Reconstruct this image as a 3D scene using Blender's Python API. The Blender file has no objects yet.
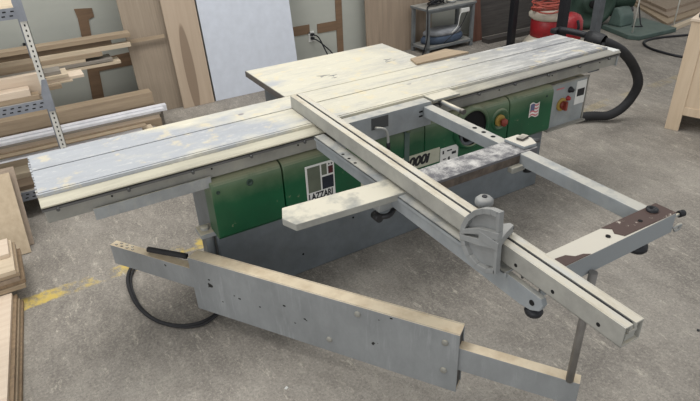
import bpy, bmesh, math, random
from mathutils import Vector, Matrix
random.seed(7)
C = bpy.context.scene.collection
scene = bpy.context.scene

# ------------------------------------------------------------------ camera
cam_d = bpy.data.cameras.new('camera'); cam = bpy.data.objects.new('camera', cam_d); C.objects.link(cam)
cam_d.sensor_width = 36; cam_d.lens = 571.445/700*36; cam_d.clip_start = .05; cam_d.clip_end = 200
YAW, PITCH, ROLL = 0.516, 0.529, -0.044
fw = Vector((math.sin(YAW)*math.cos(PITCH), math.cos(YAW)*math.cos(PITCH), -math.sin(PITCH)))
rt = Vector((math.cos(YAW), -math.sin(YAW), 0)); up = rt.cross(fw)
r2 = rt*math.cos(ROLL)+up*math.sin(ROLL); u2 = -rt*math.sin(ROLL)+up*math.cos(ROLL)
M = Matrix((r2, u2, -fw)).transposed().to_4x4(); M.translation = Vector((0.086, -2.252, 1.916))
cam.matrix_world = M
scene.camera = cam

# ------------------------------------------------------------------ light
w = bpy.data.worlds.new('world'); scene.world = w; w.use_nodes = True
w.node_tree.nodes['Background'].inputs[0].default_value = (.97, .985, 1, 1)
w.node_tree.nodes['Background'].inputs[1].default_value = .70
def area(name, loc, sx, sy, power, col, aim=None):
    l = bpy.data.lights.new(name, 'AREA'); l.shape = 'RECTANGLE'; l.size = sx; l.size_y = sy; l.energy = power; l.color = col
    o = bpy.data.objects.new(name, l); o.location = loc; C.objects.link(o)
    if aim: o.rotation_euler = (Vector(aim)-Vector(loc)).to_track_quat('-Z', 'Y').to_euler()
    return o
area('ceiling_lamp', (1.6, 1.3, 4.2), 5.0, .8, 98, (1, .985, .96))
area('ceiling_lamp', (4.6, 1.0, 4.2), 3.0, .8, 28, (1, .985, .96))
area('ceiling_lamp', (-1.0, .2, 4.2), 2.4, .8, 62, (1, .985, .96))
area('front_left_light', (-3.6, -4.2, 2.0), 3.0, 2.4, 75, (1, .99, .98), (1.0, 0, .5))  # broad area light from the unseen front-left side; no door stands here
scene.view_settings.view_transform = 'Standard'; scene.view_settings.look = 'None'
scene.view_settings.gamma = 1; scene.view_settings.use_curve_mapping = False
scene.view_settings.exposure = 0.0

# ------------------------------------------------------------------ materials
def lin(c):
    c = c/255
    return c/12.92 if c <= .04045 else ((c+.055)/1.055)**2.4
def rgb(c): return (lin(c[0]), lin(c[1]), lin(c[2]), 1)
class NT:
    def __init__(s, name, rough=.6, metal=0, spec=.4):
        s.m = bpy.data.materials.new(name); s.m.use_nodes = True
        s.t = s.m.node_tree; s.b = s.t.nodes['Principled BSDF']
        s.b.inputs['Roughness'].default_value = rough; s.b.inputs['Metallic'].default_value = metal
        s.b.inputs['Specular IOR Level'].default_value = spec
        s.co = s.n('ShaderNodeNewGeometry').outputs['Position']
    def n(s, k): return s.t.nodes.new(k)
    def l(s, a, b): s.t.links.new(a, b)
    def objco(s): s.co = s.n('ShaderNodeTexCoord').outputs['Object']; return s
    def noise(s, scale, detail=4, rough=.6, stretch=(1, 1, 1), rot=0, off=0):
        mp = s.n('ShaderNodeMapping'); mp.inputs['Scale'].default_value = stretch; mp.inputs['Rotation'].default_value = (0, 0, rot)
        mp.inputs['Location'].default_value = (off, off*.7, off*.3)
        s.l(s.co, mp.inputs['Vector'])
        x = s.n('ShaderNodeTexNoise'); x.inputs['Scale'].default_value = scale; x.inputs['Detail'].default_value = detail
        x.inputs['Roughness'].default_value = rough; s.l(mp.outputs[0], x.inputs['Vector']); return x.outputs['Fac']
    def ramp(s, f, *st):
        r = s.n('ShaderNodeValToRGB'); e = r.color_ramp.elements
        while len(e) < len(st): e.new(.5)
        for q, (p, c) in zip(e, st): q.position = p; q.color = c if len(c) == 4 else rgb(c)
        s.l(f, r.inputs[0]); return r.outputs[0]
    def mask(s, f, a, b): return s.ramp(f, (a, (0, 0, 0, 1)), (b, (1, 1, 1, 1)))
    def mix(s, f, a, b, mode='MIX'):
        x = s.n('ShaderNodeMix'); x.data_type = 'RGBA'; x.blend_type = mode
        for v, i in ((f, 0), (a, 6), (b, 7)):
            if isinstance(v, (int, float)): x.inputs[i].default_value = v
            elif isinstance(v, tuple): x.inputs[i].default_value = v if len(v) == 4 else rgb(v)
            else: s.l(v, x.inputs[i])
        return x.outputs[2]
    def math(s, op, a, b=0, cl=False):
        x = s.n('ShaderNodeMath'); x.operation = op; x.use_clamp = cl
        for v, i in ((a, 0), (b, 1)):
            if isinstance(v, (int, float)): x.inputs[i].default_value = v
            else: s.l(v, x.inputs[i])
        return x.outputs[0]
    def axis(s, k, src=None):
        x = s.n('ShaderNodeSeparateXYZ'); s.l(src or s.co, x.inputs[0]); return x.outputs[k]
    def upmask(s, a=.6, b=.9):
        g = s.n('ShaderNodeNewGeometry'); return s.mask(s.axis(2, g.outputs['Normal']), a, b)
    def bump(s, f, st=.3, d=.01):
        x = s.n('ShaderNodeBump'); x.inputs['Strength'].default_value = st; x.inputs['Distance'].default_value = d
        s.l(f, x.inputs['Height']); s.l(x.outputs[0], s.b.inputs['Normal'])
    def col(s, c):
        if isinstance(c, tuple): s.b.inputs['Base Color'].default_value = c if len(c) == 4 else rgb(c)
        else: s.l(c, s.b.inputs['Base Color'])
        return s.m
def plain(name, c, rough=.6, metal=0, var=.12, scale=12, spec=.4):
    t = NT(name, rough, metal, spec).objco()
    f = t.noise(scale, 4)
    d = tuple(max(0, v*(1-var)) for v in c); b = tuple(min(255, v*(1+var*.5)) for v in c)
    return t.col(t.ramp(f, (.3, d), (.7, b)))
def dusty(name, c, dust=(206, 200, 182), amt=.85, rough=.65, var=.12, side=.18):
    """painted or metal surface with settled sawdust lying on what faces up"""
    t = NT(name, rough)
    base = t.ramp(t.noise(7, 5), (.3, tuple(v*(1-var) for v in c)), (.7, tuple(min(255, v*(1+var*.5)) for v in c)))
    n1 = t.mask(t.noise(9, 6, .65, off=3), .30, .52)
    f = t.math('MULTIPLY', t.upmask(.45, .85), n1); f = t.math('MULTIPLY', f, amt)
    sd = t.math('MULTIPLY', t.mask(t.noise(14, 6, .7, stretch=(1, 1, .35), off=8), .5, .8), side)
    f = t.math('MAXIMUM', f, sd)
    return t.col(t.mix(f, base, dust))
def wood(name, c1, c2, axis=0, rough=.6, scale=3):
    t = NT(name, rough).objco(); st = [14, 14, 14]; st[axis] = 1
    f = t.noise(scale, 6, .65, stretch=tuple(st)); g = t.noise(1.2, 3)
    c = t.ramp(f, (.3, c1), (.7, c2))
    return t.col(t.mix(t.math('MULTIPLY', g, .25), c, tuple(v*.85 for v in c1)))

m_maple = wood('maple', (190, 172, 146), (212, 196, 172))
m_pink = wood('pale_birch', (206, 186, 164), (222, 206, 186))
m_tan = wood('tan_wood', (146, 128, 106), (174, 155, 130))
m_brown = wood('brown_wood', (104, 88, 72), (132, 114, 94))
m_greyw = wood('weathered_wood', (128, 121, 112), (156, 149, 138))
m_white = plain('white_laminate', (222, 222, 226), .5, var=.05)
m_ply = wood('plywood', (140, 124, 108), (162, 145, 126), 2, scale=2)
m_birchply = wood('birch_plywood', (168, 150, 124), (188, 170, 144), 1, scale=2)
m_plyedge = wood('plywood_edge', (120, 100, 80), (160, 138, 110), 2)
m_cab = wood('bare_maple', (206, 184, 156), (222, 202, 176), 2, scale=2)
# oak veneer with cathedral figure
def oak():
    t = NT('oak_veneer', .6).objco()
    wv = t.n('ShaderNodeTexWave'); wv.inputs['Scale'].default_value = 5; wv.inputs['Distortion'].default_value = 6
    wv.inputs['Detail'].default_value = 3; wv.inputs['Detail Scale'].default_value = 1.2
    mp = t.n('ShaderNodeMapping'); mp.inputs['Scale'].default_value = (3, 1, .35); t.l(t.co, mp.inputs[0]); t.l(mp.outputs[0], wv.inputs['Vector'])
    f = t.noise(4, 6, .7, stretch=(16, 16, .8))
    a = t.ramp(f, (.25, (138, 124, 108)), (.75, (160, 146, 128)))
    return t.col(t.mix(t.math('MULTIPLY', t.mask(wv.outputs['Fac'], .5, 1), .12), a, (118, 98, 80)))
m_oak = oak()
def veneer():
    t = NT('smooth_veneer', .55).objco()
    f = t.noise(2, 5, .6, stretch=(10, 10, .6))
    a = t.ramp(f, (.25, (166, 148, 128)), (.75, (180, 162, 142)))
    x = t.axis(0); z = t.axis(2)
    # a darker heartwood spear in the veneer
    e = t.math('ADD', t.math('POWER', t.math('DIVIDE', t.math('SUBTRACT', x, -.02), .05), 2), t.math('POWER', t.math('DIVIDE', t.math('SUBTRACT', z, .34), .43), 2))
    k = t.mask(e, .8, 1.15)
    return t.col(t.mix(k, (136, 118, 100), a))
m_veneer = veneer()

m_green = None
def green():
    t = NT('green_paint', .38, spec=.5)
    base = t.ramp(t.noise(3, 4), (.3, (0, 66, 38)), (.7, (4, 84, 50)))
    n1 = t.mask(t.noise(10, 6, .65), .2, .5)
    f = t.math('MULTIPLY', t.math('MULTIPLY', t.upmask(.2, .9), n1), .8)
    z = t.axis(2)
    hi = t.math('MULTIPLY', t.mask(t.math('ADD', z, t.math('MULTIPLY', t.noise(6, 5), .12)), .70, .84), .42)   # sawdust clinging below the table
    scuff = t.math('MULTIPLY', t.mask(t.noise(22, 5, .7), .66, .7), .35)
    f = t.math('MAXIMUM', t.math('MAXIMUM', f, hi), scuff)
    return t.col(t.mix(f, base, (158, 156, 128)))
m_green = green()
m_base = dusty('grey_machine_paint', (112, 118, 122), (150, 148, 140), .5, .5, side=.1)
m_arm = dusty('grey_swing_arm_paint', (120, 125, 127), (214, 200, 172), 1, .55, var=.1, side=.12)
m_alu = dusty('dusty_aluminium', (150, 153, 153), (222, 212, 188), .9, .5, side=.25)
m_castal = dusty('cast_aluminium', (132, 134, 134), (168, 166, 160), .6, .5, side=.1)
m_frame = dusty('frame_paint', (142, 147, 150), (206, 200, 184), .6, .5, side=.1)
m_rail = dusty('rail_metal', (148, 147, 140), (176, 170, 150), .6, .5, side=.3)
m_cast = dusty('dusty_cast_iron', (78, 74, 72), (205, 198, 182), .9, .7)
m_beige = dusty('beige_dust_plate', (150, 150, 144), (204, 198, 180), 1, .6)
m_dark = plain('black_plastic', (34, 35, 38), .5)
m_rubber = plain('black_rubber', (42, 42, 44), .75)
m_black = plain('black_steel', (26, 27, 32), .5)
m_hole = plain('dark_hole', (18, 18, 18), .9)
m_bolt = plain('bolt_steel', (95, 95, 95), .4, .6)
m_red = plain('red_plastic', (158, 38, 44), .4)
m_redor = plain('orange_red_knob', (128, 54, 42), .4)
m_yel = plain('yellow_plastic', (160, 132, 62), .5)
m_whitep = plain('white_plastic', (212, 212, 208), .4, var=.04)
m_ctrl = dusty('control_box_grey', (146, 151, 152), (214, 206, 176), .9, .5, side=.15)
m_galv = dusty('galvanised_steel', (138, 142, 150), (180, 180, 176), .4, .45)
m_cream = plain('cream_steel', (212, 210, 202), .5, var=.06)
m_canvas = plain('canvas_bag', (206, 198, 182), .9, var=.12, scale=6)
m_sander = dusty('sander_green', (78, 96, 90), (120, 126, 118), .35, .6)
m_sander_d = plain('dark_sander_green', (46, 66, 56), .5)
m_cart = dusty('cart_grey', (110, 114, 116), (170, 166, 156), .7, .6)
m_blue = plain('blue_grey_fabric', (70, 82, 100), .9, var=.3, scale=5)
m_bluelt = plain('light_blue_grey_fabric', (140, 142, 146), .9, var=.25, scale=6)
m_hoseR = plain('red_air_hose', (168, 84, 72), .5)
m_navy = plain('navy_print', (26, 32, 44), .5); m_maroon = plain('maroon_print', (70, 26, 30), .5); m_olive = plain('grey_green_print', (92, 98, 84), .5)
m_post = plain('grey_post_paint', (88, 92, 96), .5)
m_flagb = plain('flag_blue', (96, 100, 132), .5); m_flagr = plain('flag_red', (190, 112, 116), .5); m_flagw = plain('flag_white', (220, 216, 210), .5)
m_kraft = wood('exposed_wood', (104, 84, 66), (132, 106, 82), 0, scale=2)
m_darkbrd = wood('dark_grey_board', (58, 54, 52), (84, 80, 76), 0)
m_redbrown = wood('red_brown_board', (86, 56, 46), (110, 76, 62), 2)

def tabletop():
    t = NT('dust_covered_aluminium', .6, spec=.3)
    x = t.axis(0); y = t.axis(1)
    # blue-grey wiped metal on the left, thick cream dust in the middle, bare scraped metal on the right
    g = t.n('ShaderNodeMapRange'); g.inputs[1].default_value = .35; g.inputs[2].default_value = 1.25
    t.l(t.math('ADD', x, t.math('MULTIPLY', t.math('SUBTRACT', t.noise(1.6, 5), .5), 2.2)), g.inputs[0])
    w1 = t.mask(t.math('ADD', t.math('MULTIPLY', g.outputs[0], .3), t.noise(1.7, 6, .6, stretch=(.7, 1.5, 1))), .52, .66)
    c = t.mix(w1, (168, 171, 175), (204, 199, 181))
    e2 = t.n('ShaderNodeMapRange'); e2.inputs[1].default_value = 2.35; e2.inputs[2].default_value = 3.2
    t.l(t.math('ADD', x, t.math('MULTIPLY', t.noise(3, 5, off=5), .9)), e2.inputs[0])
    c = t.mix(t.math('MULTIPLY', e2.outputs[0], .85), c, (134, 136, 142))
    rs = t.math('MULTIPLY', t.math('MULTIPLY', e2.outputs[0], t.mask(t.noise(9, 7, .8, stretch=(.35, 2.2, 1), off=31), .48, .6)), .8)
    c = t.mix(rs, c, (208, 206, 200))
    st = t.mask(t.noise(5, 7, .8, stretch=(.5, 2.8, 1), off=2), .48, .68)
    c = t.mix(t.math('MULTIPLY', st, .5), c, (150, 152, 156))
    fl = t.mask(t.noise(26, 6, .8, stretch=(.6, 1.6, 1), off=17), .54, .68)
    c = t.mix(t.math('MULTIPLY', fl, .4), c, (228, 224, 212))
    yb = t.math('MULTIPLY', t.mask(t.noise(11, 4, .6, off=9), .58, .66), .5)
    c = t.mix(yb, c, (214, 200, 164))
    sp = t.mask(t.noise(6, 3, .5, stretch=(1, 2, 1), off=13), .715, .73)
    c = t.mix(t.math('MULTIPLY', sp, .8), c, (122, 116, 122))
    t.bump(t.noise(60, 4), .15, .003)
    return t.col(c)
m_top = tabletop()
m_railD = plain('dark_rail', (92, 91, 90), .5)
def ledge():
    t = NT('cream_dust_ledge', .7)
    c = t.ramp(t.noise(6, 5, .6, stretch=(.5, 3, 3)), (.3, (162, 158, 142)), (.65, (188, 183, 164)))
    e = t.n('ShaderNodeMapRange'); e.inputs[1].default_value = 1.7; e.inputs[2].default_value = 2.5; e.inputs[4].default_value = .75
    t.l(t.math('ADD', t.axis(0), t.math('MULTIPLY', t.math('SUBTRACT', t.noise(9, 6, .7, stretch=(.6, 3, 3)), .5), 2.2)), e.inputs[0])
    return t.col(t.mix(e.outputs[0], c, (128, 126, 122)))
m_ledge = ledge()
def fencem():
    t = NT('fence_aluminium', .5)
    side = t.ramp(t.noise(5, 6, .7), (.3, (134, 133, 128)), (.7, (166, 165, 157)))
    tp = t.ramp(t.noise(6, 6, .7, stretch=(3, .8, 1)), (.32, (176, 165, 144)), (.5, (202, 195, 178)), (.72, (188, 188, 184)))
    return t.col(t.mix(t.upmask(), side, tp))
m_fence = fencem()
def worn(name, c1, c2, lo, hi, off=0):
    t = NT(name, .6)
    f = t.mask(t.noise(9, 9, .8, off=off), lo, hi)
    f = t.math('MULTIPLY', f, t.upmask())
    return t.col(t.mix(f, c1, c2))
m_worndark = worn('dark_bar_with_dust', (100, 99, 102), (198, 195, 190), .44, .60, 4)
m_wornbrown = worn('rust_brown_top', (78, 60, 54), (196, 186, 172), .63, .66, 1)
m_wornwhite = worn('flaking_white_top', (140, 145, 148), (204, 198, 184), .3, .44, 7)

def armface():
    t = NT('scuffed_grey_steel', .5)
    b = t.ramp(t.noise(5, 6, .7, stretch=(1, 1, .5)), (.3, (122, 125, 126)), (.7, (146, 149, 150)))
    s = t.mask(t.noise(30, 5, .7, stretch=(1, 1, .12)), .56, .75)
    b = t.mix(t.math('MULTIPLY', s, .35), b, (178, 180, 182))
    chip = t.mask(t.noise(16, 2, .4, off=21), .745, .755)
    b = t.mix(chip, b, (34, 34, 34))
    d = t.ramp(t.noise(8, 5, .6, stretch=(1.5, 1.5, 1)), (.35, (190, 172, 144)), (.6, (210, 195, 168)))
    return t.col(t.mix(t.upmask(), b, d))
m_armf = armface()

def floor_mat():
    t = NT('concrete', .75, spec=.3)
    a = t.noise(1.1, 6, .65); b = t.noise(6, 8, .75); c = t.noise(38, 6, .8)
    big = t.noise(.55, 3, .5, off=2)
    col = t.ramp(t.math('ADD', t.math('MULTIPLY', a, .6), t.math('MULTIPLY', big, .4)), (.38, (106, 101, 95)), (.5, (136, 130, 122)), (.6, (158, 152, 143)))
    d0 = t.mask(t.noise(3.5, 10, .82, stretch=(1, .5, 1), rot=.5, off=3), .47, .62)
    col = t.mix(t.math('MULTIPLY', d0, .42), col, (100, 95, 90))
    b2 = t.mask(t.noise(14, 10, .85, stretch=(1, .45, 1), rot=-.5, off=8), .48, .62)
    col = t.mix(t.math('MULTIPLY', b2, .45), col, (176, 169, 157))
    col = t.mix(t.math('MULTIPLY', t.mask(t.noise(70, 6, .85), .5, .6), .5), col, (184, 178, 166))
    col = t.mix(t.math('MULTIPLY', t.mask(t.noise(85, 6, .9, off=4), .5, .62), .55), col, (86, 82, 78))
    pale = t.mask(t.noise(24, 8, .85, stretch=(1, .35, 1), rot=.9, off=16), .57, .64)
    col = t.mix(t.math('MULTIPLY', pale, .6), col, (204, 196, 180))
    # worn yellow floor stripe, a long straight line of paint
    x = t.axis(0); y = t.axis(1)
    d = t.math('ABSOLUTE', t.math('SUBTRACT', y, t.math('ADD', .655, t.math('MULTIPLY', x, .03))))
    d = t.math('ADD', d, t.math('MULTIPLY', t.math('SUBTRACT', t.noise(9, 7, .75), .5), .09))
    line = t.ramp(d, (.045, (1, 1, 1, 1)), (.056, (0, 0, 0, 1)))
    brk = t.mask(t.noise(3.6, 9, .8, off=23), .46, .56)
    far = t.n('ShaderNodeMapRange'); far.inputs[1].default_value = 3.2; far.inputs[2].default_value = 3.6
    far.inputs[3].default_value = .85; far.inputs[4].default_value = .15; t.l(x, far.inputs[0])
    col = t.mix(t.math('MULTIPLY', t.math('MULTIPLY', line, brk), far.outputs[0]), col, (206, 180, 92))
    t.bump(c, .25, .004)
    return t.col(col)
def wall_mat():
    t = NT('primed_wallboard', .85)
    f = t.noise(1.3, 4); z = t.axis(2)
    wv = t.noise(3, 2, .5, stretch=(.05, .05, 1.6))
    c = t.ramp(f, (.3, (160, 162, 154)), (.7, (176, 177, 168)))
    c = t.mix(t.math('MULTIPLY', t.mask(wv, .45, .6), .22), c, (150, 152, 146))
    return t.col(c)

# ------------------------------------------------------------------ mesh helpers
WO = {}
class MB:
    def __init__(s): s.v = []; s.f = []; s.mi = []; s.sm = []
    def add(s, vs, fs, mi=0, smooth=False):
        n = len(s.v); s.v += [Vector(v) for v in vs]
        for f in fs: s.f.append([n+i for i in f]); s.mi.append(mi); s.sm.append(smooth)
        return s
    def box(s, x0, x1, y0, y1, z0, z1, mi=0):
        v = [(x, y, z) for z in (z0, z1) for y in (y0, y1) for x in (x0, x1)]
        return s.add(v, [(0, 2, 3, 1), (4, 5, 7, 6), (0, 1, 5, 4), (2, 6, 7, 3), (0, 4, 6, 2), (1, 3, 7, 5)], mi)
    def obox(s, o, a, b, c, mi=0):
        o, a, b, c = map(Vector, (o, a, b, c))
        if a.cross(b).dot(c) < 0: a, b = b, a
        v = [o, o+a, o+b, o+a+b, o+c, o+c+a, o+c+b, o+c+a+b]
        return s.add(v, [(0, 2, 3, 1), (4, 5, 7, 6), (0, 1, 5, 4), (2, 6, 7, 3), (0, 4, 6, 2), (1, 3, 7, 5)], mi)
    def prism(s, pts, d, mi=0, smooth=False):
        """closed polygon (3D points) pushed along d"""
        pts = [Vector(p) for p in pts]; d = Vector(d); n = len(pts)
        nn = Vector((0, 0, 0))
        for i in range(n): nn += pts[i].cross(pts[(i+1) % n])
        if nn.dot(d) > 0: pts = pts[::-1]
        v = pts+[p+d for p in pts]
        s.add(v, [tuple(range(n)), tuple(reversed(range(n, 2*n)))], mi)
        k = len(s.v)-2*n
        for i in range(n):
            j = (i+1) % n; s.f.append([k+j, k+i, k+n+i, k+n+j]); s.mi.append(mi); s.sm.append(smooth)
        return s
    def cyl(s, p0, p1, r0, r1=None, n=20, mi=0, cap=True):
        p0, p1 = Vector(p0), Vector(p1); r1 = r0 if r1 is None else r1
        d = (p1-p0).normalized(); a = d.orthogonal().normalized(); b = d.cross(a)
        ring = lambda p, r: [p+(a*math.cos(t)+b*math.sin(t))*r for t in [2*math.pi*i/n for i in range(n)]]
        v = ring(p0, r0)+ring(p1, r1)
        s.add(v, [(i, (i+1) % n, n+(i+1) % n, n+i) for i in range(n)], mi, True)
        if cap:
            k = len(s.v)-2*n
            s.f.append([k+i for i in reversed(range(n))]); s.mi.append(mi); s.sm.append(False)
            s.f.append([k+n+i for i in range(n)]); s.mi.append(mi); s.sm.append(False)
        return s
    def lathe(s, o, axis, prof, n=32, mi=0):
        """prof: (radius, height) list revolved about axis at o"""
        o = Vector(o); d = Vector(axis).normalized(); a = d.orthogonal().normalized(); b = d.cross(a)
        v = []
        for r, h in prof:
            v += [o+d*h+(a*math.cos(t)+b*math.sin(t))*max(r, 1e-4) for t in [2*math.pi*i/n for i in range(n)]]
        f = []
        for k in range(len(prof)-1):
            for i in range(n):
                j = (i+1) % n; f.append((k*n+i, k*n+j, (k+1)*n+j, (k+1)*n+i))
        return s.add(v, f, mi, True)
    def tube(s, pts, r, n=10, mi=0, sub=4, ridge=0):
        pts = [Vector(p) for p in pts]
        if sub > 1 and len(pts) > 2:                       # Catmull-Rom
            q = [pts[0]*2-pts[1]]+pts+[pts[-1]*2-pts[-2]]; out = []
            for i in range(1, len(q)-2):
                for k in range(sub):
                    t = k/sub; a, b, c, d = q[i-1:i+3]
                    out.append(.5*((2*b)+(c-a)*t+(2*a-5*b+4*c-d)*t*t+(3*b-a-3*c+d)*t**3))
            out.append(pts[-1]); pts = out
        v = []; T = (pts[1]-pts[0]).normalized(); a = T.orthogonal().normalized()
        for i, p in enumerate(pts):
            T = (pts[min(i+1, len(pts)-1)]-pts[max(i-1, 0)]).normalized()
            a = (a-T*a.dot(T)).normalized(); b = T.cross(a)
            rr = r*(1+ridge*(1 if i % 2 else -1))
            v += [p+(a*math.cos(t)+b*math.sin(t))*rr for t in [2*math.pi*k/n for k in range(n)]]
        m = len(pts); f = [(i*n+k, i*n+(k+1) % n, (i+1)*n+(k+1) % n, (i+1)*n+k) for i in range(m-1) for k in range(n)]
        f += [tuple(reversed(range(n))), tuple(range((m-1)*n, m*n))]
        return s.add(v, f, mi, True)
    def build(s, name, mats, parent=None, bevel=0, seg=2, smooth=False):
        me = bpy.data.meshes.new(name)
        lo = Vector([min(v[i] for v in s.v) for i in range(3)]); hi = Vector([max(v[i] for v in s.v) for i in range(3)])
        c = (lo+hi)/2
        if parent is None: c.z = lo.z
        me.from_pydata([v-c for v in s.v], [], s.f)
        for m in (mats if isinstance(mats, (list, tuple)) else [mats]): me.materials.append(m)
        for p, mi, sm in zip(me.polygons, s.mi, s.sm): p.material_index = mi; p.use_smooth = sm or smooth
        me.update()
        o = bpy.data.objects.new(name, me); C.objects.link(o)
        WO[o] = c; o.location = c
        if parent is not None: o.parent = parent; o.location = c-WO[parent]
        if bevel:
            b = o.modifiers.new('bevel', 'BEVEL'); b.width = bevel; b.segments = seg; b.limit_method = 'ANGLE'
        return o
def tag(o, label=None, cat=None, group=None, kind=None):
    if label: o['label'] = label
    if cat: o['category'] = cat
    if group: o['group'] = group
    if kind: o['kind'] = kind
    return o
def root(name, loc, label, cat, group=None):
    o = bpy.data.objects.new(name, None); C.objects.link(o); o.location = loc; o.empty_display_size = .1
    WO[o] = Vector(loc); return tag(o, label, cat, group)
def structure(name, mb, m, **k): return tag(mb.build(name, m, **k), kind='structure')
B = lambda *a, **k: MB().box(*a, **k)
def text_part(name, txt, mat, parent, origin, xd, zd, size, shear=0, bold=.0, sx=1, depth=.0006):
    """raised lettering as a mesh: origin is the lower left corner"""
    cu = bpy.data.curves.new('lettering', 'FONT'); cu.body = txt; cu.size = 1; cu.offset = bold; cu.shear = shear; cu.extrude = .001
    to = bpy.data.objects.new('lettering', cu); C.objects.link(to)
    bpy.context.view_layer.update()
    me0 = to.evaluated_get(bpy.context.evaluated_depsgraph_get()).to_mesh()
    xd, zd = Vector(xd).normalized(), Vector(zd).normalized(); nd = xd.cross(zd)
    mb = MB(); mb.add([Vector(origin)+xd*(v.co.x*size*sx)+zd*(v.co.y*size)+nd*(v.co.z*depth*1000+depth) for v in me0.vertices], [tuple(p.vertices) for p in me0.polygons])
    to.evaluated_get(bpy.context.evaluated_depsgraph_get()).to_mesh_clear()
    bpy.data.objects.remove(to)
    return mb.build(name, mat, parent)

# ================================================================== SETTING
structure('floor', B(-4, 14, -5, 3.4, -.1, 0), floor_mat())
structure('wall_back', B(-4, 14, 3.4, 3.55, 0, 4.4), wall_mat())
n = 0
def trim(x0, x1, z0, z1, poly=None):
    global n; n += 1
    mb = MB()
    if poly: mb.prism([(x, 3.4, z) for x, z in poly], (0, -.008, 0))
    else: mb.box(x0, x1, 3.392, 3.4, z0, z1)
    structure('trim_%d' % n, mb, m_kraft)
trim(0, 0, 0, 0, [(.62, .66), (.70, .655), (.715, .835), (.765, .85), (.765, .925), (.62, .937), (.63, .85)])
trim(0, 0, 0, 0, [(.56, .0), (.665, .0), (.69, .37), (1.12, .375), (1.12, .50), (.60, .475), (.59, .38)])
trim(2.55, 2.88, .362, .46); trim(2.975, 3.215, .348, .448); trim(3.213, 3.292, 0, 4.4)

# ================================================================== PANEL SAW
H = .88
S = root('panel_saw', (1.7, .4, 0), 'large green and grey sliding table saw covered in sawdust, in the middle of the floor', 'table saw')
base = B(.66, 2.86, .073, .42, 0, .735).build('base_cabinet', m_base, S, .006)
B(.75, .78, .068, .073, .44, .5).build('bracket', m_base, base)
B(1.31, 2.15, .42, .90, 0, .85).build('side_cabinet', m_base, S, .004)
# hidden hole specks on the base
for x, z in ((1.42, .24), (1.1, .12), (2.3, .3)):
    MB().cyl((x, .0735, z), (x, .071, z), .006, n=10).build('screw', m_hole, base)
# green covers
def cover(x0, x1, zb=.452, rl=False, rr=False):
    y0, y1 = -.055, .074; zt = .752; c = .045
    prof = [(y1, zt), (y0+c, zt)]
    for k in range(1, 7):
        a = math.pi/2*k/6; prof.append((y0+c-c*math.sin(a), zt-c+c*math.cos(a)))
    prof += [(y0, zb+.02), (y0+.008, zb+.005), (y0+.02, zb), (y1, zb)]
    mb = MB().prism([(x0, y, z) for y, z in prof], (x1-x0, 0, 0), smooth=False)
    return mb.build('cover_panel', m_green, S, .006, 3)
c1 = cover(.64, .978); c2 = cover(.984, 1.80); c3 = cover(1.804, 2.402); c4 = cover(2.408, 2.76, .462)
def lock(p, x, z, y=-.055, r=.016):
    MB().lathe((x, y, z), (0, -1, 0), [(r, -.002), (r, .003), (r*.6, .004), (r*.55, .001), (0, .001)], 20).build('lock', m_sander_d, p)
lock(c1, .818, .705); lock(c1, .668, .70, r=.009)
# logo sticker with its four colour panes
st = B(1.094, 1.250, -.0575, -.055, .49, .70).build('logo_sticker', m_whitep, c2)
def pane(x0, x1, z0, z1, m): B(x0, x1, -.0585, -.0572, z0, z1).build('printed_pane', m, st)
pane(1.104, 1.172, .555, .69, m_olive); pane(1.18, 1.209, .632, .69, m_olive); pane(1.217, 1.243, .632, .672, m_maroon)
pane(1.18, 1.243, .555, .622, m_navy)
for xx in (1.222, 1.237): MB().cyl((xx, -.0572, .683), (xx, -.0585, .683), .0045, n=12).build('printed_dot', m_black, st)
text_part('logo_lettering', 'LAZZARI', m_black, st, (1.101, -.0578, .513), (1, 0, 0), (0, 0, 1), .050, bold=.03, sx=.68)
# vertical pressed hasp, model plate, small sticker
MB().box(1.668, 1.70, -.062, -.053, .56, .735).build('hasp', m_sander, c2, .004)
MB().lathe((1.688, -.055, .742), (0, -1, 0), [(.014, 0), (.014, .012), (0, .014)], 16).build('latch_knob', m_green, c2)
mp = B(1.40, 1.905, -.0572, -.055, .50, .586).build('model_plate', plain('cream_plate', (176, 176, 158), .6, var=.08), c2)
text_part('model_lettering', '3000i', m_black, mp, (1.655, -.0575, .520), (1, 0, 0), (0, 0, 1), .074, shear=.25, bold=.05, sx=1.05)
sk = B(1.91, 2.035, -.0575, -.055, .475, .572).build('warning_sticker', m_whitep, c3)
for x0, x1, z0, z1 in ((1.925, 1.935, .535, .555), (1.955, 1.99, .545, .552), (1.93, 1.95, .50, .506), (1.99, 2.02, .52, .535), (1.965, 1.978, .49, .51)):
    B(x0, x1, -.0585, -.0572, z0, z1).build('printed_mark', m_black, sk)
# round handwheel recess
ring = MB().lathe((2.12, -.0545, .645), (0, -1, 0), [(.128, -.004), (.122, .012), (.112, .02), (.102, .02), (.10, .008)], 40).build('recess_rim', m_green, c3)
MB().lathe((2.12, -.0545, .645), (0, -1, 0), [(.10, .012), (.099, .003), (.09, .003), (0, .003)], 36).build('recess', m_hole, c3)
hw = MB().lathe((2.095, -.0545, .615), (0, -1, 0), [(.058, .004), (.064, .014), (.060, .022), (.048, .02), (.046, .006)], 36).build('handwheel', m_post, c3)
MB().lathe((2.095, -.0545, .615), (0, -1, 0), [(.03, .004), (.03, .03), (.02, .034), (0, .034)], 24).build('hub', m_black, hw)
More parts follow.
